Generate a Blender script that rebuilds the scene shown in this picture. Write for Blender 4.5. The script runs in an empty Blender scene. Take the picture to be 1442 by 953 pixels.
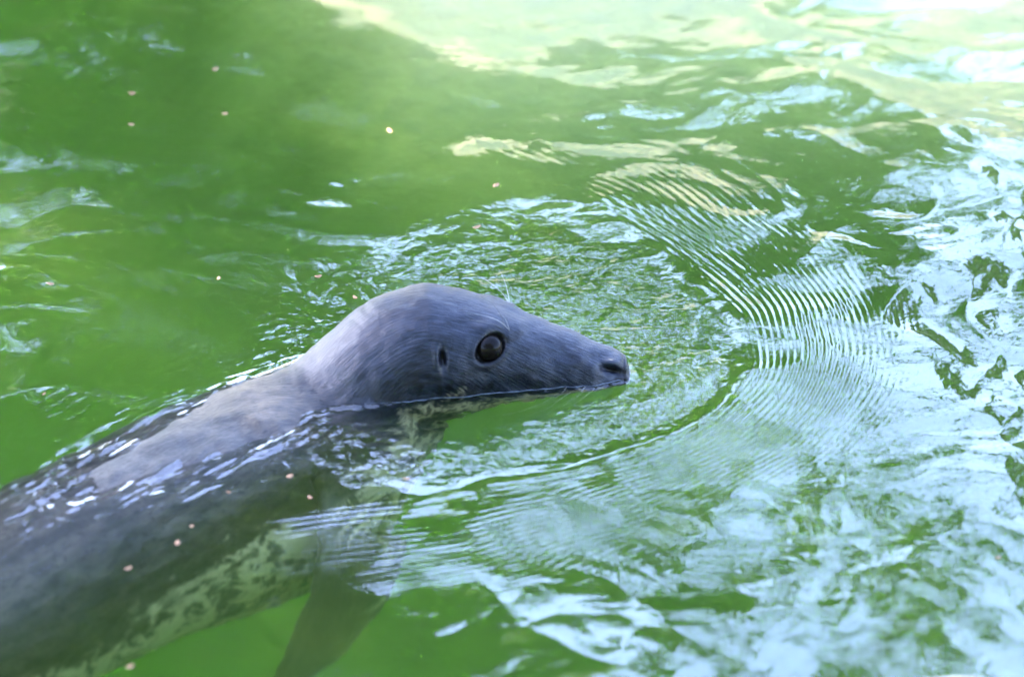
import bpy, bmesh, math, random
import numpy as np
from mathutils import Vector, Matrix
from mathutils.bvhtree import BVHTree

random.seed(7)
rng = np.random.default_rng(7)
scene = bpy.context.scene
col = scene.collection

# ------------------------------------------------------------------ camera
PITCH = math.radians(25.0)
DIST = 7.0
cam_d = bpy.data.cameras.new('camera')
cam = bpy.data.objects.new('camera', cam_d)
col.objects.link(cam)
cam.location = (0.0, -DIST * math.cos(PITCH), DIST * math.sin(PITCH))
cam.rotation_euler = (math.pi / 2 - PITCH, 0, 0)
cam_d.sensor_width = 36.0
cam_d.lens = 36.0 * DIST / 1.2
cam_d.clip_end = 2000
cam_d.clip_start = 0.05
cam_d.dof.use_dof = True
cam_d.dof.focus_distance = 7.06
cam_d.dof.aperture_fstop = 3.6
scene.camera = cam

# ------------------------------------------------------------------ sky, sun, exposure
SUN_DIR = Vector((-0.60, 0.47, 0.66)).normalized()          # towards the sun
sun_el = math.asin(SUN_DIR.z)
world = bpy.data.worlds.new('World')
scene.world = world
world.use_nodes = True
wn = world.node_tree
wn.nodes.clear()
sky = wn.nodes.new('ShaderNodeTexSky')
sky.sky_type = 'NISHITA'
sky.sun_disc = False
sky.sun_elevation = sun_el
sky.sun_rotation = math.atan2(SUN_DIR.x, SUN_DIR.y)
sky.air_density = 1.35
sky.dust_density = 1.0
sky.ozone_density = 1.6
bg = wn.nodes.new('ShaderNodeBackground')
bg.inputs[1].default_value = 0.15
wo = wn.nodes.new('ShaderNodeOutputWorld')
tint = wn.nodes.new('ShaderNodeMix'); tint.data_type = 'RGBA'; tint.blend_type = 'MULTIPLY'
tint.inputs[0].default_value = 1.0; tint.inputs[7].default_value = (1.01, .96, 1.19, 1)     # camera white balance of the sky
wn.links.new(sky.outputs[0], tint.inputs[6])
wn.links.new(tint.outputs[2], bg.inputs[0])
wn.links.new(bg.outputs[0], wo.inputs[0])

sun_l = bpy.data.lights.new('sun', 'SUN')
sun_l.energy = 4.0
sun_l.angle = math.radians(0.53)
sun_l.color = (1.0, 0.93, 0.8)
sun = bpy.data.objects.new('sun', sun_l)
col.objects.link(sun)
sun.rotation_euler = SUN_DIR.to_track_quat('Z', 'Y').to_euler()

vs = scene.view_settings
vs.view_transform = 'Standard'
vs.look = 'None'
vs.exposure = 4.15
vs.gamma = 1.0
vs.use_curve_mapping = False
cy = scene.cycles
cy.max_bounces = 10
cy.diffuse_bounces = 3
cy.glossy_bounces = 4
cy.transmission_bounces = 6
cy.transparent_max_bounces = 8
cy.volume_bounces = 2
cy.sample_clamp_indirect = 2.5
cy.sample_clamp_direct = 0
cy.caustics_reflective = False
cy.caustics_refractive = True
cy.blur_glossy = 0.6
cy.use_denoising = True

# ------------------------------------------------------------------ helpers
def link(o, parent=None):
    col.objects.link(o)
    if parent is not None:
        o.parent = parent
    return o

def mesh_np(name, verts, faces, mat=None, smooth=True, parent=None):
    """faces: (n,4) or (n,3) int array"""
    verts = np.asarray(verts, np.float32)
    faces = np.asarray(faces, np.int32)
    k = faces.shape[1]
    me = bpy.data.meshes.new(name)
    me.vertices.add(len(verts))
    me.vertices.foreach_set('co', verts.ravel())
    me.loops.add(faces.size)
    me.loops.foreach_set('vertex_index', faces.ravel())
    me.polygons.add(len(faces))
    me.polygons.foreach_set('loop_start', np.arange(0, faces.size, k, dtype=np.int32))
    me.polygons.foreach_set('loop_total', np.full(len(faces), k, np.int32))
    me.polygons.foreach_set('use_smooth', np.full(len(faces), smooth, bool))
    me.update(calc_edges=True)
    if mat:
        me.materials.append(mat)
    o = bpy.data.objects.new(name, me)
    return link(o, parent)

def attr(o, name, vals):
    a = o.data.attributes.new(name, 'FLOAT', 'POINT')
    a.data.foreach_set('value', np.asarray(vals, np.float32).ravel())

def attrv(o, name, vals):
    a = o.data.attributes.new(name, 'FLOAT_VECTOR', 'POINT')
    a.data.foreach_set('vector', np.asarray(vals, np.float32).ravel())

def tag(o, label=None, cat=None, group=None, kind=None):
    if label: o['label'] = label
    if cat: o['category'] = cat
    if group: o['group'] = group
    if kind: o['kind'] = kind
    return o

def smst(a, b, x):
    t = np.clip((x - a) / (b - a), 0, 1)
    return t * t * (3 - 2 * t)

def perlin(x, y, seed=0):
    r = np.random.default_rng(seed)
    perm = r.permutation(256)
    ang = r.random(256) * 2 * np.pi
    gx, gy = np.cos(ang), np.sin(ang)
    xi = np.floor(x).astype(np.int64); yi = np.floor(y).astype(np.int64)
    xf = x - xi; yf = y - yi
    u = xf**3 * (xf * (xf * 6 - 15) + 10); v = yf**3 * (yf * (yf * 6 - 15) + 10)
    def g(ix, iy, dx, dy):
        h = perm[(perm[ix & 255] + iy) & 255]
        return gx[h] * dx + gy[h] * dy
    a = g(xi, yi, xf, yf); b = g(xi + 1, yi, xf - 1, yf)
    c = g(xi, yi + 1, xf, yf - 1); d = g(xi + 1, yi + 1, xf - 1, yf - 1)
    return 1.6 * ((a + u * (b - a)) + v * ((c + u * (d - c)) - (a + u * (b - a))))

def fbm(x, y, seed, octv=3, gain=0.5):
    s = 0; a = 1
    for i in range(octv):
        s = s + a * perlin(x * 2**i, y * 2**i, seed + i * 13); a *= gain
    return s

class NT:
    """small node-tree helper"""
    def __init__(self, name):
        self.m = bpy.data.materials.new(name)
        self.m.use_nodes = True
        self.t = self.m.node_tree
        self.t.nodes.clear()
        self.out = self.t.nodes.new('ShaderNodeOutputMaterial')
    def n(self, typ, **kw):
        nd = self.t.nodes.new('ShaderNode' + typ)
        for k, v in kw.items():
            if k.startswith('i_'):
                key = k[2:]
                key = int(key) if key.isdigit() else key.replace('_', ' ')
                nd.inputs[key].default_value = v
            else:
                setattr(nd, k, v)
        return nd
    def l(self, a, b):
        self.t.links.new(a, b)
    def noise(self, vec, scale, detail=3, rough=0.5, dist=0.0):
        nd = self.n('TexNoise', i_Scale=scale, i_Detail=detail, i_Roughness=rough, i_Distortion=dist)
        if vec is not None: self.l(vec, nd.inputs['Vector'])
        return nd.outputs['Fac']
    def mix(self, fac, a, b):
        nd = self.n('Mix', data_type='RGBA')
        for s, v in ((nd.inputs[0], fac), (nd.inputs[6], a), (nd.inputs[7], b)):
            if hasattr(v, 'node'): self.l(v, s)
            elif isinstance(v, (int, float)): s.default_value = v
            else: s.default_value = (*v, 1.0)
        return nd.outputs[2]
    def ramp(self, fac, lo, hi):
        nd = self.n('MapRange', clamp=True, interpolation_type='SMOOTHSTEP')
        nd.inputs[1].default_value = lo; nd.inputs[2].default_value = hi
        self.l(fac, nd.inputs[0])
        return nd.outputs[0]
    def math(self, op, a, b):
        nd = self.n('Math', operation=op)
        for s, v in ((nd.inputs[0], a), (nd.inputs[1], b)):
            if hasattr(v, 'node'): self.l(v, s)
            else: s.default_value = v
        return nd.outputs[0]

# ------------------------------------------------------------------ materials
def mat_ground():
    N = NT('sandy_bank')
    g = N.n('NewGeometry')
    p = g.outputs['Position']
    a = N.noise(p, 1.3, 5); b = N.noise(p, 22, 4)
    c = N.mix(N.ramp(a, .35, .65), (.62, .51, .29), (.52, .43, .24))
    c = N.mix(N.ramp(b, .4, .7), c, (.5, .42, .27))
    at = N.n('Attribute', attribute_name='grass')
    c = N.mix(at.outputs['Fac'], c, N.mix(b, (.04, .075, .018), (.08, .11, .03)))
    at2 = N.n('Attribute', attribute_name='algae')
    c = N.mix(at2.outputs['Fac'], c, N.mix(N.ramp(N.noise(p, 5, 4), .35, .65), (.03, .055, .006), (.05, .075, .01)))
    bs = N.n('BsdfPrincipled', i_Roughness=.9)
    N.l(c, bs.inputs['Base Color'])
    bp = N.n('Bump', i_Strength=.5, i_Distance=.02)
    N.l(b, bp.inputs['Height']); N.l(bp.outputs[0], bs.inputs['Normal'])
    N.l(bs.outputs[0], N.out.inputs[0])
    return N.m

def mat_water():
    N = NT('pond_water')
    gl = N.n('BsdfGlass', i_IOR=1.333, i_Roughness=0.0)
    gl.inputs['Color'].default_value = (1, 1, 1, 1)
    g = N.n('NewGeometry')
    at = N.n('Attribute', attribute_name='chop')
    n1 = N.noise(g.outputs['Position'], 75, 2, .5, .6)
    bp = N.n('Bump', i_Distance=.0035)
    N.l(at.outputs['Fac'], bp.inputs['Strength'])
    N.l(n1, bp.inputs['Height'])
    N.l(bp.outputs[0], gl.inputs['Normal'])
    N.l(gl.outputs[0], N.out.inputs[0])
    sc = N.n('VolumeScatter', i_Density=1.8)
    sc.inputs['Color'].default_value = (.106, .150, .046, 1)
    ab = N.n('VolumeAbsorption', i_Density=1.8)
    ab.inputs['Color'].default_value = (.42, .70, .12, 1)
    ad = N.n('AddShader')
    N.l(sc.outputs[0], ad.inputs[0]); N.l(ab.outputs[0], ad.inputs[1])
    N.l(ad.outputs[0], N.out.inputs[1])
    return N.m

def mat_coat():
    N = NT('wet_seal_coat')
    fl = N.n('Attribute', attribute_name='flow').outputs['Vector']
    pale = N.n('Attribute', attribute_name='pale').outputs['Fac']
    dark = N.n('Attribute', attribute_name='skin').outputs['Fac']
    g = N.n('TexCoord').outputs['Object']
    mp = N.n('Mapping'); mp.inputs['Scale'].default_value = (62, 430, 1)
    N.l(fl, mp.inputs['Vector'])
    hair = N.noise(mp.outputs[0], 1.0, 3, .6, .25)
    mp2 = N.n('Mapping'); mp2.inputs['Scale'].default_value = (20, 42, 1)
    N.l(fl, mp2.inputs['Vector'])
    blot = N.noise(mp2.outputs[0], 1.0, 3, .55, .4)
    fine = N.noise(g, 140, 3, .6)
    mott = N.noise(g, 24, 3, .55)
    trunk_f = N.n('Attribute', attribute_name='trunk').outputs['Fac']
    base = N.mix(N.ramp(mott, .35, .68), (.0022, .0033, .0062), (.0062, .0088, .0155))
    base = N.mix(trunk_f, base, N.mix(N.ramp(blot, .30, .70), (.0095, .0084, .0074), (.050, .041, .031)))
    spots = N.ramp(N.noise(g, 150, 3, .6), .56, .66)
    base = N.mix(N.math('MULTIPLY', spots, .9), base, (.0016, .0017, .002))
    base = N.mix(N.ramp(hair, .46, .72), base, N.mix(trunk_f, (.0140, .0182, .0265), (.020, .0185, .0165)))
    pf = N.math('ADD', pale, N.math('MULTIPLY', N.math('SUBTRACT', blot, .5), 2.2))
    pf = N.math('ADD', pf, N.math('MULTIPLY', N.math('SUBTRACT', hair, .5), .5))
    blk = N.ramp(N.noise(g, 26, 4, .62, .5), .47, .60)
    cream = N.mix(blk, N.mix(fine, (.28, .235, .15), (.42, .36, .23)), (.022, .020, .019))
    c = N.mix(N.ramp(pf, .35, .75), base, cream)
    c = N.mix(dark, c, (.0012, .0011, .0012))
    bs = N.n('BsdfPrincipled', i_IOR=1.40)
    bs.inputs['Specular IOR Level'].default_value = .36
    N.l(c, bs.inputs['Base Color'])
    r = N.n('MapRange'); r.inputs[3].default_value = .27; r.inputs[4].default_value = .50
    N.l(hair, r.inputs[0]); N.l(r.outputs[0], bs.inputs['Roughness'])
    b1 = N.n('Bump', i_Strength=.7, i_Distance=.0016)
    N.l(hair, b1.inputs['Height'])
    b2 = N.n('Bump', i_Strength=.25, i_Distance=.002)
    N.l(fine, b2.inputs['Height']); N.l(b1.outputs[0], b2.inputs['Normal'])
    N.l(b2.outputs[0], bs.inputs['Normal'])
    N.l(bs.outputs[0], N.out.inputs[0])
    return N.m

def mat_simple(name, colr, rough=.5, var=None, scale=20, **kw):
    N = NT(name)
    bs = N.n('BsdfPrincipled', i_Roughness=rough, **kw)
    g = N.n('TexCoord').outputs['Object']
    c2 = var or tuple(x * .75 for x in colr)
    N.l(N.mix(N.ramp(N.noise(g, scale, 4), .35, .65), colr, c2), bs.inputs['Base Color'])
    N.l(bs.outputs[0], N.out.inputs[0])
    return N.m

def mat_leaf():
    N = NT('foliage')
    oi = N.n('NewGeometry').outputs['Position']
    c = N.mix(N.ramp(N.noise(oi, 2.2, 3), .3, .7), (.035, .075, .012), (.085, .14, .025))
    d = N.n('BsdfPrincipled', i_Roughness=.45); N.l(c, d.inputs['Base Color'])
    t = N.n('BsdfTranslucent'); t.inputs[0].default_value = (.19, .30, .045, 1)
    m = N.n('MixShader', i_0=.45)
    N.l(d.outputs[0], m.inputs[1]); N.l(t.outputs[0], m.inputs[2])
    N.l(m.outputs[0], N.out.inputs[0])
    return N.m

M_ground = mat_ground(); M_water = mat_water(); M_coat = mat_coat(); M_leaf = mat_leaf()
M_bark = mat_simple('bark', (.11, .08, .05), .9, (.05, .037, .025), 9)
M_pale_bark = mat_simple('pale_bark', (.20, .155, .10), .9, (.10, .075, .05), 7)
M_eye = mat_simple('eye_black', (.003, .0026, .0024), .015, (.005, .004, .003), 30, i_Specular_IOR_Level=.06)
M_whisker = mat_simple('whisker', (.45, .42, .36), .3, (.3, .28, .25), 60)
M_dark_whisker = mat_simple('dark_whisker', (.05, .045, .04), .35, (.12, .11, .09), 60)
M_petal = mat_simple('dry_petal', (.20, .085, .03), .7, (.26, .14, .06), 90)
M_stone = mat_simple('pale_stone', (.42, .36, .27), .85, (.3, .25, .18), 14)

# ------------------------------------------------------------------ ground (pond bed, banks, land)
def stretch(lo, hi, flo, fhi, step, grow=1.12):
    a = list(np.arange(flo, fhi + step * .5, step))
    s = step
    while a[-1] < hi:
        s *= grow; a.append(a[-1] + s)
    s = step
    while a[0] > lo:
        s *= grow; a.insert(0, a[0] - s)
    return np.array(a)

def ground_z(x, y):
    # depth of the pond bed, the far beach on the right, open water to the far left, the near bank
    far_edge = 1.50 + 4.2 * smst(.0, -1.5, x) + .12 * perlin(x * 1.1, y * 0 + 3.1, 5)
    beach = np.minimum((y - far_edge) * .56, 1.05 + .03 * (y - far_edge))
    near = np.minimum((-2.1 - y) * .65, 1.25)
    left = np.minimum((-4.6 - x) * .5, .8)
    right = np.minimum((x - 5.2) * .5, .8)
    z = np.maximum(np.maximum(beach, near), np.maximum(left, right))
    z = np.maximum(z, -1.3)
    z = z + .035 * fbm(x * .9, y * .9, 21, 3)
    return z

gx = stretch(-300, 300, -7, 7, .16, 1.2); gy = stretch(-300, 400, -4, 7, .16, 1.2)
GX, GY = np.meshgrid(gx, gy)
GZ = ground_z(GX, GY)
def grid_faces(nx, ny):
    i = np.arange(nx * ny).reshape(ny, nx)
    return np.stack([i[:-1, :-1].ravel(), i[:-1, 1:].ravel(), i[1:, 1:].ravel(), i[1:, :-1].ravel()], 1)
gv = np.stack([GX.ravel(), GY.ravel(), GZ.ravel()], 1)
ground = mesh_np('ground', gv, grid_faces(len(gx), len(gy)), M_ground)
gras = smst(.85, 1.15, gv[:, 2]) * smst(3.2, 4.4, np.abs(gv[:, 1]))
gras = np.maximum(gras, smst(-.6, -1.5, gv[:, 0]) * smst(.05, .2, gv[:, 2]))
gras = np.maximum(gras, smst(-1.6, -2.0, gv[:, 1]) * smst(-.05, .1, gv[:, 2]))
attr(ground, 'grass', np.maximum(gras, smst(12, 20, np.abs(gv[:, 1]))))
attr(ground, 'algae', smst(-.15, -.5, gv[:, 2]))
tag(ground, kind='structure')

# ------------------------------------------------------------------ the seal
# station: x, y, z of the axis, half width, height above, height below, pale belly start
ST = np.array([
    # x      y      z      w      ht     hb
    (.1345, -.100, .0050, .0030, .0030, .0030),
    (.1332, -.100, .0050, .0150, .0125, .0150),
    (.1285, -.100, .0050, .0210, .0195, .0240),
    (.1180, -.100, .0060, .0255, .0250, .0290),
    (.0950, -.100, .0080, .0340, .0335, .0400),
    (.0657, -.100, .0110, .0415, .0425, .0540),
    (.0300, -.100, .0170, .0510, .0515, .0720),
    (.0000, -.100, .0230, .0575, .0565, .0900),
    (-.030, -.100, .0285, .0650, .0640, .1100),
    (-.060, -.100, .0285, .0740, .0735, .1300),
    (-.100, -.100, .0230, .0835, .0845, .1550),
    (-.140, -.104, .0000, .0880, .0910, .1350),
    (-.180, -.113, -.0430, .1000, .0870, .1550),
    (-.225, -.130, -.0760, .1220, .1030, .1950),
    (-.270, -.160, -.0980, .1500, .1200, .2450),
    (-.325, -.210, -.1225, .1640, .1330, .2700),
    (-.395, -.286, -.1350, .1680, .1420, .2600),
    (-.480, -.386, -.1490, .1660, .1500, .2200),
    (-.600, -.535, -.1800, .1660, .1560, .1900),
    (-.780, -.740, -.2150, .1550, .1500, .1600),
    (-.950, -.920, -.2300, .1200, .1200, .1300),
    (-1.08, -1.05, -.2300, .0850, .0800, .0850),
    (-1.17, -1.14, -.2300, .0550, .0450, .0450),
    (-1.205, -1.172, -.2300, .0150, .0120, .0120),
])
def catmull(P, u):
    n = len(P); i = np.clip(np.floor(u).astype(int), 0, n - 2); t = (u - i)[:, None]
    p0 = P[np.clip(i - 1, 0, n - 1)]; p1 = P[i]; p2 = P[i + 1]; p3 = P[np.clip(i + 2, 0, n - 1)]
    # centripetal-ish: finite difference tangents with chord lengths
    d = lambda a, b: np.maximum(np.linalg.norm((b - a)[:, :3], axis=1), 1e-6)[:, None]
    d01, d12, d23 = d(p0, p1), d(p1, p2), d(p2, p3)
    m1 = np.where(i[:, None] == 0, p2 - p1, d12 * ((p1 - p0) / d01 * d12 + (p2 - p1) / d12 * d01) / (d01 + d12))
    m2 = np.where(i[:, None] == n - 2, p2 - p1, d12 * ((p2 - p1) / d12 * d23 + (p3 - p2) / d23 * d12) / (d12 + d23))
    t2, t3 = t * t, t**3
    return (2*t3 - 3*t2 + 1) * p1 + (t3 - 2*t2 + t) * m1 + (-2*t3 + 3*t2) * p2 + (t3 - t2) * m2

NA = 300
uu = np.linspace(0, len(ST) - 1, 6000)
S = catmull(ST, uu)
arc = np.concatenate([[0], np.cumsum(np.linalg.norm(np.diff(S[:, :3], axis=0), axis=1))])
L = arc[-1]
spos = [0.0]
while spos[-1] < L:
    s = spos[-1]
    spos.append(s + (.0007 if s < .012 else .0015 if s < .30 else .0030 if s < .75 else .009))
spos = np.array(spos[:-1] + [L])
R = np.stack([np.interp(spos, arc, S[:, k]) for k in range(6)], 1)
# frame: blend towards upright rings near the head
T = np.gradient(R[:, :3], spos, axis=0)
k = np.ones(25) / 25
for j in range(3):
    T[:, j] = np.convolve(np.pad(T[:, j], 12, 'edge'), k, 'valid')
T /= np.linalg.norm(T, axis=1)[:, None]
head = smst(.34, .22, spos)[:, None]
Th = np.array([[-1., 0, 0]])
T = T * (1 - head) + Th * head
T /= np.linalg.norm(T, axis=1)[:, None]
Z = np.array([0, 0, 1.0])
U = Z - T * (T @ Z)[:, None]; U /= np.linalg.norm(U, axis=1)[:, None]
W = np.cross(U, T)                         # lateral: towards -Y (near side) for a head that faces +X
roll = (math.radians(24) * smst(.30, .47, spos) * smst(1.6, .9, spos))[:, None]
U, W = U * np.cos(roll) - W * np.sin(roll), W * np.cos(roll) + U * np.sin(roll)
th = np.linspace(0, 2 * np.pi, NA, endpoint=False)
ct, st = np.cos(th), np.sin(th)
hgt = np.where(ct[None] > 0, R[:, 4:5], R[:, 5:6]) * ct[None]
# rounded, slightly boxed cross-section on the muzzle
pw = np.where(ct[None] > 0, .94 + .25 * smst(.33, .45, spos)[:, None], .94)
wid = R[:, 3:4] * np.sign(st) * np.abs(st)[None] ** pw
# the body bends towards the near side: the far side of the ribs is flatter
wid = wid * np.where(st[None] < 0, 1 - .42 * (smst(.30, .45, spos) * smst(1.5, .95, spos))[:, None], 1)
V = R[:, None, :3] + U[:, None] * hgt[..., None] + W[:, None] * wid[..., None]
# soften the bend between neck and back
sw = (smst(.23, .30, spos) * smst(.62, .48, spos))[:, None, None] * .5
for _ in range(160):
    V[1:-1] += sw[1:-1] * (.5 * (V[:-2] + V[2:]) - V[1:-1])
ns = len(spos)
V = V.reshape(-1, 3)

def ring_faces(ns, na):
    i = np.arange(ns * na).reshape(ns, na)
    a = i[:-1]; b = np.roll(i, -1, 1)[:-1]; c = np.roll(i, -1, 1)[1:]; d = i[1:]
    return np.stack([a.ravel(), b.ravel(), c.ravel(), d.ravel()], 1)
F = ring_faces(ns, NA)

def vnormals(V):
    P = V.reshape(ns, NA, 3)
    da = np.roll(P, -1, 1) - np.roll(P, 1, 1)
    ds = np.gradient(P, axis=0)
    n = np.cross(ds, da); n /= np.maximum(np.linalg.norm(n, axis=2), 1e-9)[..., None]
    c = P - P.mean(1, keepdims=True)
    if (n * c).sum() < 0: n = -n
    return n.reshape(-1, 3)

NV = vnormals(V)
HY = -.100
def feat():
    return V[:, 0], np.abs(V[:, 1] - HY), V[:, 2]
EYE = np.array([-.0265, .0560, .0590])
EAR = np.array([-.0785, .0765, .0560])
skin = np.zeros(len(V)); palev = np.zeros(len(V))
hx, hy, hz = feat()
inhead = hx > -.16
def blob(c, r, rot=0):
    """elliptic falloff around c in the x/z plane of the side of the head"""
    dx, dz = hx - c[0], hz - c[2]
    cr, sr = math.cos(rot), math.sin(rot)
    e = ((dx * cr + dz * sr) / r[0])**2 + ((-dx * sr + dz * cr) / r[1])**2
    e = e + ((hy - c[1]) / .03)**2
    return np.exp(-e) * inhead
disp = np.zeros(len(V))
# eye socket, lids, brow, cheek, muzzle pads, nostrils, ear, mouth line
de = np.sqrt(((hx - EYE[0] - .002) * .90)**2 + ((hz - EYE[2] - .25 * (hx - EYE[0])) * 1.12)**2 + .35 * (hy - EYE[1])**2)
de = np.where(inhead, de, 9)
disp += .0013 * np.exp(-((de - .0200) / .0045)**2)
disp -= .0058 * smst(.0175, .0135, de)
disp += .0042 * blob((-.026, .050, .0800), (.018, .0055), .05)
disp += .0050 * blob((-.002, .036, .079), (.017, .011), -.35)
disp += .0030 * blob((-.058, .066, .030), (.026, .022))
disp += .0032 * blob((.086, .034, .006), (.026, .015), -.1)
disp -= .0020 * blob((.046, .047, .038), (.022, .012), -.4)
disp -= .0016 * blob((.100, .022, .031), (.012, .007), -.5)
nos = blob((.1170, .0165, .0170), (.0098, .0032), -.42)
disp -= .0074 * nos
disp += .0026 * blob((.1160, .0165, .0240), (.011, .0035), -.42)
disp -= .0022 * blob((.1060, .024, .0200), (.0035, .009), .5)
ear = blob(EAR, (.0036, .0105), .10)
disp -= .0090 * ear
disp += .0030 * blob((EAR[0] - .008, EAR[1], EAR[2]), (.0035, .010), .1)
mz = np.interp(hx, [-.02, .03, .07, .105, .128], [-.022, -.012, -.005, .0005, -.0015])
mouth = np.exp(-((hz - mz) / .0022)**2) * smst(-.02, .0, hx) * smst(.136, .130, hx) * inhead
disp -= .0030 * mouth
disp += .0016 * np.exp(-((hz - mz - .0055) / .004)**2) * smst(.02, .06, hx) * inhead
# broken, slightly lumpy muscle and skin folds
disp += .0016 * fbm(V[:, 0] * 22 + 5, V[:, 2] * 26 + V[:, 1] * 15, 31, 2) * smst(.20, .05, V[:, 0])
disp += (.0007 + .0006 * smst(.04, .09, V[:, 0])) * perlin(V[:, 0] * 70, V[:, 2] * 85 + V[:, 1] * 30, 33)
V = V + NV * disp[:, None]
skin = np.maximum.reduce([
    .97 * smst(.0195, .0162, de),
    .97 * smst(.30, .65, inhead * np.exp(-((hx - .001) / .0145)**2 - ((hz - .0655 - .12 * (hx - .001)) / (.0046 - .09 * np.clip(hx, 0, .03)))**2)),
    .75 * inhead * smst(.52, .72, .5 + .7 * perlin(hx * 150, hz * 70 + hy * 40, 44)) * smst(.055, .02, hz) * smst(-.14, -.10, hx) * smst(.03, -.03, hx),
    smst(.25, .6, nos), smst(.25, .55, ear) * .95, mouth * .9,
    .85 * smst(.117, .127, hx + .4 * (.012 - hz)) * inhead * smst(-.02, .0, hz),
    .35 * smst(.030, .022, de)])

PRE = V.copy()
# flippers grow out of a round patch of the flank so that the body stays one surface
PT = V.reshape(ns, NA, 3)
flip_m = np.zeros((ns, NA))
def flipper(s0, th0, rad, axis_pts, wid, thick, wdir):
    si = spos[:, None]; ti = th[None]
    per = np.interp(s0, spos, R[:, 3])
    du = (si - s0) / rad[0]
    dth = (ti - th0 + np.pi) % (2 * np.pi) - np.pi
    dv = dth * per / rad[1]
    r = np.sqrt(du**2 + dv**2); m = r < 1
    ii, jj = np.nonzero(m)
    rr = r[ii, jj]; a = np.arctan2(np.broadcast_to(dv, r.shape)[ii, jj], np.broadcast_to(du, r.shape)[ii, jj])
    t = 1 - rr
    A = np.array(axis_pts, float); tt = t * (len(A) - 1)
    i0 = np.clip(np.floor(tt).astype(int), 0, len(A) - 2); f = (tt - i0)[:, None]
    ax = A[i0] * (1 - f) + A[i0 + 1] * f
    d = np.gradient(A, axis=0).mean(0); d /= np.linalg.norm(d)
    wd = np.array(wdir, float); wd -= d * (wd @ d); wd /= np.linalg.norm(wd)
    nd = np.cross(d, wd)
    ww = np.interp(t, np.linspace(0, 1, len(wid)), wid)[:, None]
    tk = np.interp(t, np.linspace(0, 1, len(thick)), thick)[:, None]
    tgt = ax + wd * ww * np.cos(a)[:, None] + nd * tk * np.sin(a)[:, None]
    bl = smst(0, .22, t)[:, None]
    PT[ii, jj] = PT[ii, jj] * (1 - bl) + tgt * bl
    flip_m[ii, jj] = np.maximum(flip_m[ii, jj], bl[:, 0])
s_sh = float(spos[np.argmin(np.abs(R[:, 0] + .315))])
near_th = 1.95
def ringpt(s0, t0):
    return PT[np.argmin(np.abs(spos - s0)), int(round(t0 / (2 * np.pi) * NA)) % NA].copy()
for sgn in (1, -1):
    t0 = near_th if sgn > 0 else 2 * np.pi - near_th
    p = ringpt(s_sh, t0)
    q = np.argmin(np.abs(spos - s_sh)); lat = W[q] * sgn; fwd = -T[q]
    ax = [p, p + lat * .04 - Z * .06 - fwd * .005, p + lat * .07 - Z * .14 - fwd * .05, p + lat * .09 - Z * .22 - fwd * .12, p + lat * .10 - Z * .28 - fwd * .20]
    flipper(s_sh, t0, (.095, .075), ax, [.09, .072, .075, .070, .050, .004], [.06, .030, .018, .011, .007, .002], fwd * .75 - Z * .65)
s_hi = L - .09
for sgn in (1, -1):
    t0 = np.pi / 2 if sgn > 0 else 1.5 * np.pi
    p = ringpt(s_hi, t0); q = np.argmin(np.abs(spos - s_hi)); lat = W[q] * sgn; bk = T[q]
    ax = [p, p + lat * .03 + bk * .08, p + lat * .06 + bk * .18, p + lat * .09 + bk * .27]
    flipper(s_hi, t0, (.05, .035), ax, [.03, .05, .07, .09, .02], [.025, .018, .010, .006, .002], Z)
V = PT.reshape(-1, 3)

# coat: pale belly and throat, darker back
TH = np.broadcast_to(th, (ns, NA)).ravel()
SS = np.repeat(spos, NA)
vent = -np.cos(TH)                           # 1 on the belly
palev = -.45 + 1.30 * smst(-.25, .65, vent)
palev += .35 * np.exp(-((SS - .27) / .07)**2) * smst(-.35, .3, vent)          # throat
palev += .55 * blob((-.072, .075, .014), (.026, .020)) + 0.85 * blob((EAR[0] - .004, EAR[1], EAR[2] - .010), (.0075, .013))
palev += .50 * blob((-.020, .056, .034), (.022, .006)) + .62 * blob((.106, .024, .010), (.018, .010)) + .72 * blob((.119, .008, .028), (.012, .006))
palev += .40 * np.exp(-((SS - .62) / .16)**2) * np.exp(-((vent - .18) / .28)**2)
palev -= .45 * smst(.30, .20, SS) * smst(.1, -.4, vent) * .3
palev -= .55 * flip_m.ravel()
seal = bpy.data.objects.new('seal', None); link(seal)
seal.location = (-.45, -.35, -.2)
o0 = np.array(seal.location)
body = mesh_np('body', V - o0, F, M_coat, parent=seal)
attr(body, 'trunk', smst(.27, .42, SS)); attr(body, 'skin', skin); attr(body, 'pale', palev)
circ = np.interp(SS, spos, (R[:, 3] + .5 * (R[:, 4] + R[:, 5])) * .5)
attrv(body, 'flow', np.stack([SS, np.where(TH > np.pi, 2 * np.pi - TH, TH) * np.maximum(circ, .03), np.sign(np.sin(TH)) * .5], 1))
tag(seal, 'grey seal swimming with its wet head above the green water', 'seal')

# eyes
for sgn in (1, -1):
    bm = bmesh.new(); bmesh.ops.create_uvsphere(bm, u_segments=40, v_segments=24, radius=.0168)
    me = bpy.data.meshes.new('eye'); bm.to_mesh(me); bm.free()
    for p in me.polygons: p.use_smooth = True
    me.materials.append(M_eye)
    e = bpy.data.objects.new('eye', me); link(e, seal)
    e.location = Vector((EYE[0], HY - sgn * (EYE[1] - .0100), EYE[2] - .0030)) - seal.location
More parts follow.
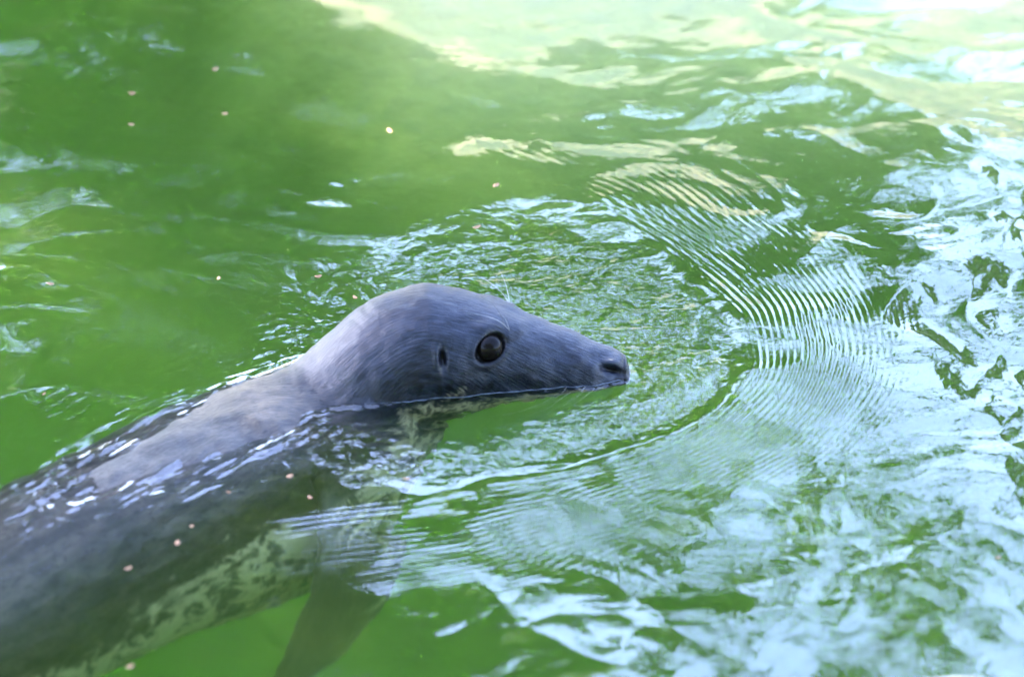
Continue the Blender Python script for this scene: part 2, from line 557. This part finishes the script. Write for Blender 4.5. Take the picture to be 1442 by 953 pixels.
# whiskers
def whisker(name, pts, r0, mat):
    P = np.array(pts, float); n = 14
    t = np.linspace(0, 1, n)
    if len(P) == 3:
        C = ((1 - t)**2)[:, None] * P[0] + (2 * t * (1 - t))[:, None] * P[1] + (t**2)[:, None] * P[2]
    d = np.gradient(C, axis=0); d /= np.linalg.norm(d, axis=1)[:, None]
    a = np.cross(d, [0.31, .2, .93]); a /= np.linalg.norm(a, axis=1)[:, None]; b = np.cross(d, a)
    na = 5; an = np.linspace(0, 2 * np.pi, na, endpoint=False)
    rr = r0 * (1 - .85 * t)
    vv = C[:, None] + rr[:, None, None] * (a[:, None] * np.cos(an)[None, :, None] + b[:, None] * np.sin(an)[None, :, None])
    return mesh_np(name, vv.reshape(-1, 3) - o0, ring_faces(n, na), mat, parent=seal)
bvh_seal = BVHTree.FromPolygons([tuple(v) for v in V], [tuple(f) for f in F])
def surf(p):
    return np.array(bvh_seal.find_nearest(Vector(p))[0])
for j, (dx, up, back, lat) in enumerate([(0, .050, -.035, .015), (.004, .030, -.050, .022), (-.004, .018, -.062, .016), (.007, .034, -.014, .026)]):
    for sgn in (1, -1):
        a = surf((-.004 + dx, HY - sgn * (.040 + .002 * j), .084))
        tip = a + np.array([back, -sgn * lat, up]); mid = a + np.array([back * .25, -sgn * lat * .4, up * .75])
        whisker('brow_whisker', [a, mid, tip], .00026, M_dark_whisker if (j + sgn) % 2 else M_whisker)
for r in range(2):
    for c_ in range(4):
        for sgn in (1, -1):
            a = surf((.096 - .012 * c_ - .004 * r + random.uniform(-.003, .003), HY - sgn * .036, .003 - .011 * r + random.uniform(-.002, .002)))
            ln = (.05 + .016 * c_) * random.uniform(.8, 1.2)
            tip = a + np.array([-ln * random.uniform(.6, .9), -sgn * ln * random.uniform(.4, .75), -.018 - .012 * r - .006 * c_ * random.random()]); mid = a + np.array([-ln * .15, -sgn * ln * .36, -.006])
            whisker('whisker', [a, mid, tip], .00018, M_whisker)

# ------------------------------------------------------------------ water
wx = stretch(-9, 9, -.72, .72, .0020, 1.10); wy = stretch(-4.5, 8.5, -1.05, 1.25, .0026, 1.09)
WX, WY = np.meshgrid(wx, wy)
x, y = WX.ravel(), WY.ravel()
NOSE = np.array([.13, -.10])
def water_h(x, y):
    rx, ry = x - NOSE[0], y - NOSE[1]
    r = np.sqrt(rx**2 + ry**2)
    hd = math.radians(-20); p = r + rx * math.cos(hd) + ry * math.sin(hd)
    qx = x + .05 * perlin(x * 3.1, y * 2.3, 51); qy = y + .07 * perlin(x * 2.7, y * 2.2, 52)
    h = .0065 * perlin(qx * 2.1 + 3, qy * 2.0, 1) + .0026 * perlin(qx * 4.6, qy * 4.6 + 7, 2)
    right = smst(-.05, .35, x + .15 * y)
    near = smst(.05, -.35, y) * smst(-.25, .0, x)
    act = .38 + .62 * np.maximum(right, near)
    wx_ = qx + .02 * perlin(x * 9, y * 9, 53); wy_ = qy + .02 * perlin(x * 9, y * 9, 54)
    h += .00090 * act * perlin(wx_ * 11, wy_ * 11, 3)
    rid = lambda a, b, sd: (1 - np.minimum(np.abs(perlin(a, b, sd)), 1)) ** 2
    h += .0010 * act * (rid(wx_ * 6.5, wy_ * 5.5, 81) - .5) + .00042 * act * (rid(wx_ * 14, wy_ * 12, 82) - .5)
    h += .00022 * act * perlin(wx_ * 26, wy_ * 24, 4) + .00004 * act * perlin(wx_ * 60, wy_ * 56, 5)
    left = smst(.1, -.25, x) * smst(-.15, .1, y)
    h += left * (.0017 * perlin(qx * 2.6 + 1.5 * qy, qy * 4.2 + 2, 29) + .0012 * perlin(qx * 5 + 2 * qy, qy * 9, 10))
    h *= 1 - .40 * smst(.35, .9, y) * smst(.3, -.1, x)
    h *= 1 - .35 * smst(-.15, -.4, y) * smst(.25, .05, x)
    # bow wave: parabolic ridges that open backwards round the nose, with capillary ripples ahead
    cap = smst(.27, .31, p) * smst(.70, .36, p) * smst(.80, .25, r)
    cap *= np.clip(.65 + .7 * perlin(x * 6, y * 6, 61), 0.05, 1.2)
    ph = p + .010 * perlin(x * 8, y * 8, 62)
    lam = .0155
    h += .00022 * cap * np.sin(2 * np.pi * ph / lam)
    bw = .75 + .5 * perlin(x * 6, y * 6, 63); pj = p + .012 * perlin(x * 10, y * 10, 64)
    h += .0015 * bw * np.exp(-((pj - .275) / .035)**2) * smst(.7, .15, r)
    h -= .0010 * bw * np.exp(-((pj - .222) / .03)**2) * smst(.7, .15, r)
    # churned water inside the bow wave
    tur = smst(.27, .20, p) * smst(.60, .2, r) * smst(-.06, .0, p)
    h += tur * (.00065 * perlin(wx_ * 34, wy_ * 30, 7) + .00028 * perlin(wx_ * 70, wy_ * 60, 8))
    return h, right, tur, cap
h, right, tur, cap = water_h(x, y)
# how far the seal stands out of or lies below the water at each point
near_m = (x > -.75) & (x < .2) & (y > -1.05) & (y < .12)
top = np.full(len(x), -1.0)
idx = np.nonzero(near_m)[0]
# coarse sampling grid, then bilinear
cx = np.arange(-.76, .21, .004); cyy = np.arange(-1.06, .13, .004)
Tz = np.full((len(cyy), len(cx)), -1.0)
dn = Vector((0, 0, -1))
for a_, yy in enumerate(cyy):
    for b_, xx in enumerate(cx):
        hit = bvh_seal.ray_cast(Vector((xx, yy, .3)), dn)
        if hit[0] is not None: Tz[a_, b_] = hit[0].z
def bil(gr, X, Y):
    fx = (X - cx[0]) / .004; fy = (Y - cyy[0]) / .004
    i = np.clip(fx.astype(int), 0, len(cx) - 2); j = np.clip(fy.astype(int), 0, len(cyy) - 2)
    u = fx - i; v = fy - j
    return (gr[j, i] * (1 - u) + gr[j, i + 1] * u) * (1 - v) + (gr[j + 1, i] * (1 - u) + gr[j + 1, i + 1] * u) * v
# distance (2D) to the part that stands above the water
mask = Tz > .001
pts = np.argwhere(mask)
PX = np.stack([cx[pts[:, 1]], cyy[pts[:, 0]]], 1)
from mathutils.kdtree import KDTree
kd = KDTree(len(PX))
for n_, q_ in enumerate(PX): kd.insert((q_[0], q_[1], 0), n_)
kd.balance()
Dg = np.zeros_like(Tz)
for a_, yy in enumerate(cyy):
    for b_, xx in enumerate(cx):
        Dg[a_, b_] = kd.find((xx, yy, 0))[2]
d = np.full(len(x), 9.0); d[idx] = bil(Dg, x[idx], y[idx]); top[idx] = bil(Tz, x[idx], y[idx])
fade_edge = smst(.2, .12, x) * smst(.12, .05, y) * near_m
gyy, gxx = np.gradient(Tz, .004)
steep = np.clip(np.hypot(gxx, gyy), 0, 3); st_m = np.zeros(len(x)); st_m[idx] = bil(steep, x[idx], y[idx])
h += .0042 * np.exp(-d / .0045) * fade_edge * smst(.35, 1.1, st_m)
ragged = shal0 = smst(-.03, .0, top) * near_m
h += ragged * (.0020 * perlin((x * .62 + y * .78) * 9, (x * .78 - y * .62) * 42, 74) + .0007 * perlin((x * .62 + y * .78) * 22, (x * .78 - y * .62) * 95, 75)) * smst(-.22, -.26, x)
h += .00028 * np.sin(2 * np.pi * d / .019 + 4 * perlin(x * 7, y * 7, 71)) * (.5 + .9 * perlin(x * 11, y * 11, 73)) * np.exp(-d / .07) * smst(.004, .016, d) * fade_edge
# film ripples where the back lies just under the surface
shal = smst(-.10, -.015, top) * near_m
h += shal * .00042 * perlin((x * .62 + y * .78) * 14, (x * .78 - y * .62) * 60, 72)
bl = smst(9, 3, np.maximum(np.abs(x), np.abs(y))) * .999
h = h * smst(2.6, 1.4, np.maximum(np.abs(x) * .9, np.abs(y) * .8)) + bl * .004 * perlin(x * 2.1, y * 2.1, 77) * smst(1.2, 2.4, np.maximum(np.abs(x) * .9, np.abs(y) * .8))
nx, ny = len(wx), len(wy)
top_v = np.stack([x, y, h], 1)
Fw = grid_faces(nx, ny)
per = np.concatenate([np.arange(nx), nx - 1 + nx * np.arange(1, ny), nx * (ny - 1) + np.arange(nx - 2, -1, -1), nx * np.arange(ny - 2, 0, -1)])
bot = top_v[per].copy(); bot[:, 2] = -2.2
nb = len(top_v); nxt = np.roll(np.arange(len(per)), -1)
side = np.stack([per, nb + np.arange(len(per)), nb + nxt, per[nxt]], 1)
cen = np.array([[0, 0, -2.2]]); ci = nb + len(per)
me_faces = np.concatenate([Fw, side])
cap_f = np.stack([nb + nxt, nb + np.arange(len(per)), np.full(len(per), ci), np.full(len(per), ci)], 1)
# bottom fan as triangles: build with two meshes' worth of polygons through from separate loop counts
wv = np.concatenate([top_v, bot, cen]).astype(np.float32)
me = bpy.data.meshes.new('water')
me.vertices.add(len(wv)); me.vertices.foreach_set('co', wv.ravel())
loops = np.concatenate([me_faces.ravel(), cap_f[:, :3].ravel()]).astype(np.int32)
cnt = np.concatenate([np.full(len(me_faces), 4), np.full(len(cap_f), 3)]).astype(np.int32)
me.loops.add(len(loops)); me.loops.foreach_set('vertex_index', loops)
me.polygons.add(len(cnt))
me.polygons.foreach_set('loop_start', np.concatenate([[0], np.cumsum(cnt)[:-1]]).astype(np.int32))
me.polygons.foreach_set('loop_total', cnt)
sm = np.zeros(len(cnt), bool); sm[:len(Fw)] = True
me.polygons.foreach_set('use_smooth', sm)
me.update(calc_edges=True)
me.materials.append(M_water)
water = bpy.data.objects.new('water', me); link(water)
chop = np.concatenate([.02 + .03 * right + .16 * tur, np.zeros(len(per) + 1)])
attr(water, 'chop', chop)
tag(water, kind='structure')

# ------------------------------------------------------------------ pale tube painted as a bright glint along the waterline of the head
def wh(xx, yy):
    i = np.searchsorted(wx, xx); j = np.searchsorted(wy, yy)
    return float(h.reshape(ny, nx)[j, i])
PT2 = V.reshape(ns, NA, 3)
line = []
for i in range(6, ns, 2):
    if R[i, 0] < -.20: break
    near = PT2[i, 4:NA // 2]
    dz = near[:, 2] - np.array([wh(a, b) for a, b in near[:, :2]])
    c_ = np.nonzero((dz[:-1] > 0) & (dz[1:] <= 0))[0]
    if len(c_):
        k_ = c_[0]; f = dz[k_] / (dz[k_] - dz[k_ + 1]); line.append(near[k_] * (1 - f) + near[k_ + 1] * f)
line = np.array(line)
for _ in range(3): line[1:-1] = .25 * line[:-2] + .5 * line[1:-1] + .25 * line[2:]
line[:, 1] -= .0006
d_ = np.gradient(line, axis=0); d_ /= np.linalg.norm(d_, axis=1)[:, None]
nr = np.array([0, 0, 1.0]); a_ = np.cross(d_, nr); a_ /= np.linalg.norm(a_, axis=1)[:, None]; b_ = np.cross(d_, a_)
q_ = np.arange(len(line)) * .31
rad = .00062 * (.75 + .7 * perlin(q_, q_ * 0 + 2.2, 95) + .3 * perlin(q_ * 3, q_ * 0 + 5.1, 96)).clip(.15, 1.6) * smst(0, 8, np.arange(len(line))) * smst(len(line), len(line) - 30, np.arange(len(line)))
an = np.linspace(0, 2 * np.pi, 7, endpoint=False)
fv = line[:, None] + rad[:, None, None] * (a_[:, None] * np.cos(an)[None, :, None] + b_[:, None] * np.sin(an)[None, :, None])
M_glint = mat_simple('glint_line', (.085, .10, .125), .15, (.06, .075, .10), 300)
glint_line = mesh_np('glint_line', fv.reshape(-1, 3), ring_faces(len(line), 7), M_glint)
tag(glint_line, 'thin pale line painted as the bright glint where the water meets the cheek of the seal', 'glint_line', kind='stuff')

# ------------------------------------------------------------------ floating bits
def ground_pt(px, py, z=0.0):
    """point of the water level seen at pixel px, py of the photograph"""
    f = cam_d.lens / 36.0 * 1442
    dc = Vector(((px - 721) / f, (476.5 - py) / f, -1.0))
    dw = cam.rotation_euler.to_matrix() @ dc
    t = (z - cam.location.z) / dw.z
    return cam.location + dw * t
bvh_w = BVHTree.FromPolygons([tuple(v) for v in top_v[::1]], [tuple(f) for f in Fw]) if False else None
def wh(xx, yy):
    i = np.searchsorted(wx, xx); j = np.searchsorted(wy, yy)
    return float(h.reshape(ny, nx)[j, i])
bits = [(70, 400, 1.2), (308, 390, .8), (448, 388, 1.), (185, 130, 1.1), (185, 175, .9), (303, 98, 1.1), (317, 160, 1.), (549, 183, 1.1),
        (671, 321, 1.2), (698, 263, 1.2), (500, 416, .8), (62, 561, .6), (1405, 787, .8), (408, 674, 1.1), (437, 703, .8), (572, 678, 1.), (180, 798, 1.1),
        (250, 765, 1.), (183, 935, 1.1), (270, 742, .7), (322, 695, .6)]
petal_me = []
for v_ in range(3):
    bm = bmesh.new(); n = 9
    ring = [bm.verts.new((.0042 * math.cos(a) * (1 + .25 * math.sin(2 * a + v_)), .0030 * math.sin(a) * (1 + .2 * math.cos(3 * a + v_)), .0008 * math.sin(2 * a + v_))) for a in [i * 2 * math.pi / n for i in range(n)]]
    c_ = bm.verts.new((0, 0, .0014)); b_ = bm.verts.new((0, 0, -.0008))
    for i in range(n):
        bm.faces.new((ring[i], ring[(i + 1) % n], c_)); bm.faces.new((ring[(i + 1) % n], ring[i], b_))
    m_ = bpy.data.meshes.new('petal'); bm.to_mesh(m_); bm.free(); m_.materials.append(M_petal)
    petal_me.append(m_)
for i, (px, py, s_) in enumerate(bits):
    p = ground_pt(px, py)
    o = bpy.data.objects.new('petal', petal_me[i % 3]); link(o)
    o.location = (p.x, p.y, wh(p.x, p.y) + .0006)
    o.rotation_euler = (random.uniform(-.2, .2), random.uniform(-.2, .2), random.uniform(0, 6.28)); o.scale = (s_,) * 3
    over = i >= 13
    tag(o, 'tiny orange petal fragment floating above the submerged body of the seal' if over else 'tiny orange petal fragment floating on open green water away from the seal',
        'petal', 'petal bits over the seal' if over else 'petal bits on the open water')

# ------------------------------------------------------------------ stone at the near rim
bm = bmesh.new(); bmesh.ops.create_icosphere(bm, subdivisions=5, radius=1)
for v in bm.verts:
    n_ = perlin(np.array([v.co.x * 2.3 + 9]), np.array([v.co.y * 2.3 + v.co.z * 1.7]), 91)[0]
    v.co = Vector((v.co.x * .26, v.co.y * .16, v.co.z * .14)) * (1 + .10 * n_)
me = bpy.data.meshes.new('stone'); bm.to_mesh(me); bm.free()
for p in me.polygons: p.use_smooth = True
me.materials.append(M_stone)
stone = bpy.data.objects.new('stone', me); link(stone)
stone.location = (.42, -1.150, -.005)
tag(stone, 'pale rounded stone breaking the water at the near edge of the pond', 'stone')

# ------------------------------------------------------------------ trees on the far bank (mirrored in the water), plus unseen ones added for shade
def tube(pts, radii, na=8):
    P = np.array(pts, float); r = np.array(radii, float)
    d = np.gradient(P, axis=0); d /= np.linalg.norm(d, axis=1)[:, None]
    ref = np.array([.3, .9, .2]); a = np.cross(d, ref); a /= np.linalg.norm(a, axis=1)[:, None]; b = np.cross(d, a)
    an = np.linspace(0, 2 * np.pi, na, endpoint=False)
    v = P[:, None] + r[:, None, None] * (a[:, None] * np.cos(an)[None, :, None] + b[:, None] * np.sin(an)[None, :, None])
    return v.reshape(-1, 3), ring_faces(len(P), na)
def tree(loc, height, crown_r, crown_lo, nleaf, label, bark, seed, trunk_r=.18, leaf=.09, limbs=9):
    r = np.random.default_rng(seed)
    root = bpy.data.objects.new('tree', None); link(root)
    lz = float(ground_z(np.array([loc[0]]), np.array([loc[1]]))[0])
    root.location = (loc[0], loc[1], lz - .05)
    vs_, fs_ = [], []; off = 0
    def add(pts, rad):
        nonlocal off
        v, f = tube(pts, rad); vs_.append(v); fs_.append(f + off); off += len(v)
    t = np.linspace(0, 1, 12)
    lean = r.normal(0, .05, 2)
    trunk = np.stack([lean[0] * t * height + .06 * np.sin(t * 7 + seed), lean[1] * t * height + .05 * np.cos(t * 5), t * height * .92], 1)
    add(trunk, trunk_r * (1.25 - t) ** .8 * (1 + .5 * np.exp(-t * 25)))
    ends = []
    for k_ in range(limbs):
        f = crown_lo + (.9 - crown_lo) * (k_ + .5) / limbs
        b0 = np.array([np.interp(f, t, trunk[:, j]) for j in range(3)])
        an = k_ * 2.4 + r.uniform(-.4, .4); ln = crown_r * r.uniform(.6, 1.05) * (1.15 - .6 * f)
        q = np.linspace(0, 1, 7)[:, None]
        dirv = np.array([math.cos(an), math.sin(an), r.uniform(.3, .7)])
        pts = b0 + dirv * ln * q + np.array([0, 0, .12 * ln]) * q**2 + r.normal(0, .02 * ln, (7, 3)) * q
        add(pts, trunk_r * .42 * (1.12 - q[:, 0]) * (1.2 - .6 * f))
        ends += [pts[4], pts[6]]
        for m in range(3):
            s0 = pts[3 + m]; dv = dirv + r.normal(0, .5, 3)
            pp = s0 + dv * ln * .45 * np.linspace(0, 1, 5)[:, None]
            add(pp, trunk_r * .14 * np.linspace(1, .2, 5)); ends.append(pp[4])
    mesh_np('trunk', np.concatenate(vs_), np.concatenate(fs_), bark, parent=root)
    if nleaf:
        ends = np.array(ends + [trunk[-1]])
        ce = ends[r.integers(0, len(ends), nleaf)]
        dirs = r.normal(0, 1, (nleaf, 3)); dirs /= np.linalg.norm(dirs, axis=1)[:, None]
        c = ce + dirs * (r.random(nleaf) ** .5)[:, None] * np.array([.30, .30, .22]) * crown_r * .95
        a = r.normal(0, 1, (nleaf, 3)); a /= np.linalg.norm(a, axis=1)[:, None]
        b = np.cross(a, r.normal(0, 1, (nleaf, 3))); b /= np.linalg.norm(b, axis=1)[:, None]
        sz = leaf * r.uniform(.6, 1.3, nleaf)[:, None]
        v = np.stack([c - a * sz, c + b * sz * .45, c + a * sz, c - b * sz * .45], 1).reshape(-1, 3)
        mesh_np('crown', v, np.arange(nleaf * 4).reshape(-1, 4), M_leaf, smooth=False, parent=root)
    tag(root, label, 'tree', 'trees on the far bank' if loc[1] > 0 else 'unseen trees added on the near bank for shade')
    return root
tree((-3.0, 9.0), 10.0, 2.7, .14, 30000, 'leafy tree with a dense low crown on the left of the far bank', M_bark, 3, .2, .100)
tree((-2.35, 13.0), 14.0, 3.0, .16, 30000, 'tallest leafy tree on the far bank beside the sandy slope', M_bark, 4, .26, .115)
tree((-5.4, 12.0), 12.0, 3.2, .12, 26000, 'wide leafy tree behind the left shore, left of the tallest one', M_bark, 31, .22, .095)
tree((-6.2, 4.6), 9.5, 2.6, .38, 24000, 'unseen leafy tree added on the left shore to shade the seal', M_bark, 21, .22, .115)  # unseen, added in the sun's path to keep the seal in shade
tree((1.15, 13.0), 10.5, .42, .58, 1800, 'slender leafy tree between the tallest tree and the bare one', M_bark, 41, .10, .10, 8)
tree((1.45, 8.4), 7.0, 1.2, .35, 700, 'thin pale-barked tree with few leaves above the sandy slope', M_pale_bark, 6, .16, .07, 8)
tree((-4.4, -12.0), 15.0, 4.2, .10, 34000, 'unseen round leafy tree added on the near bank to darken the eye reflection', M_bark, 11, .2, .22, 14)  # these last three: unseen, added to darken the eye reflection and near side
tree((0.6, -12.5), 16.0, 4.4, .10, 34000, 'unseen broad low-branched leafy tree added on the near bank to darken the eye reflection', M_bark, 12, .2, .22, 14)
tree((5.6, -12.0), 14.0, 4.2, .10, 34000, 'unseen leafy tree added at the right end of the near bank to darken the eye reflection', M_bark, 13, .2, .22, 14)
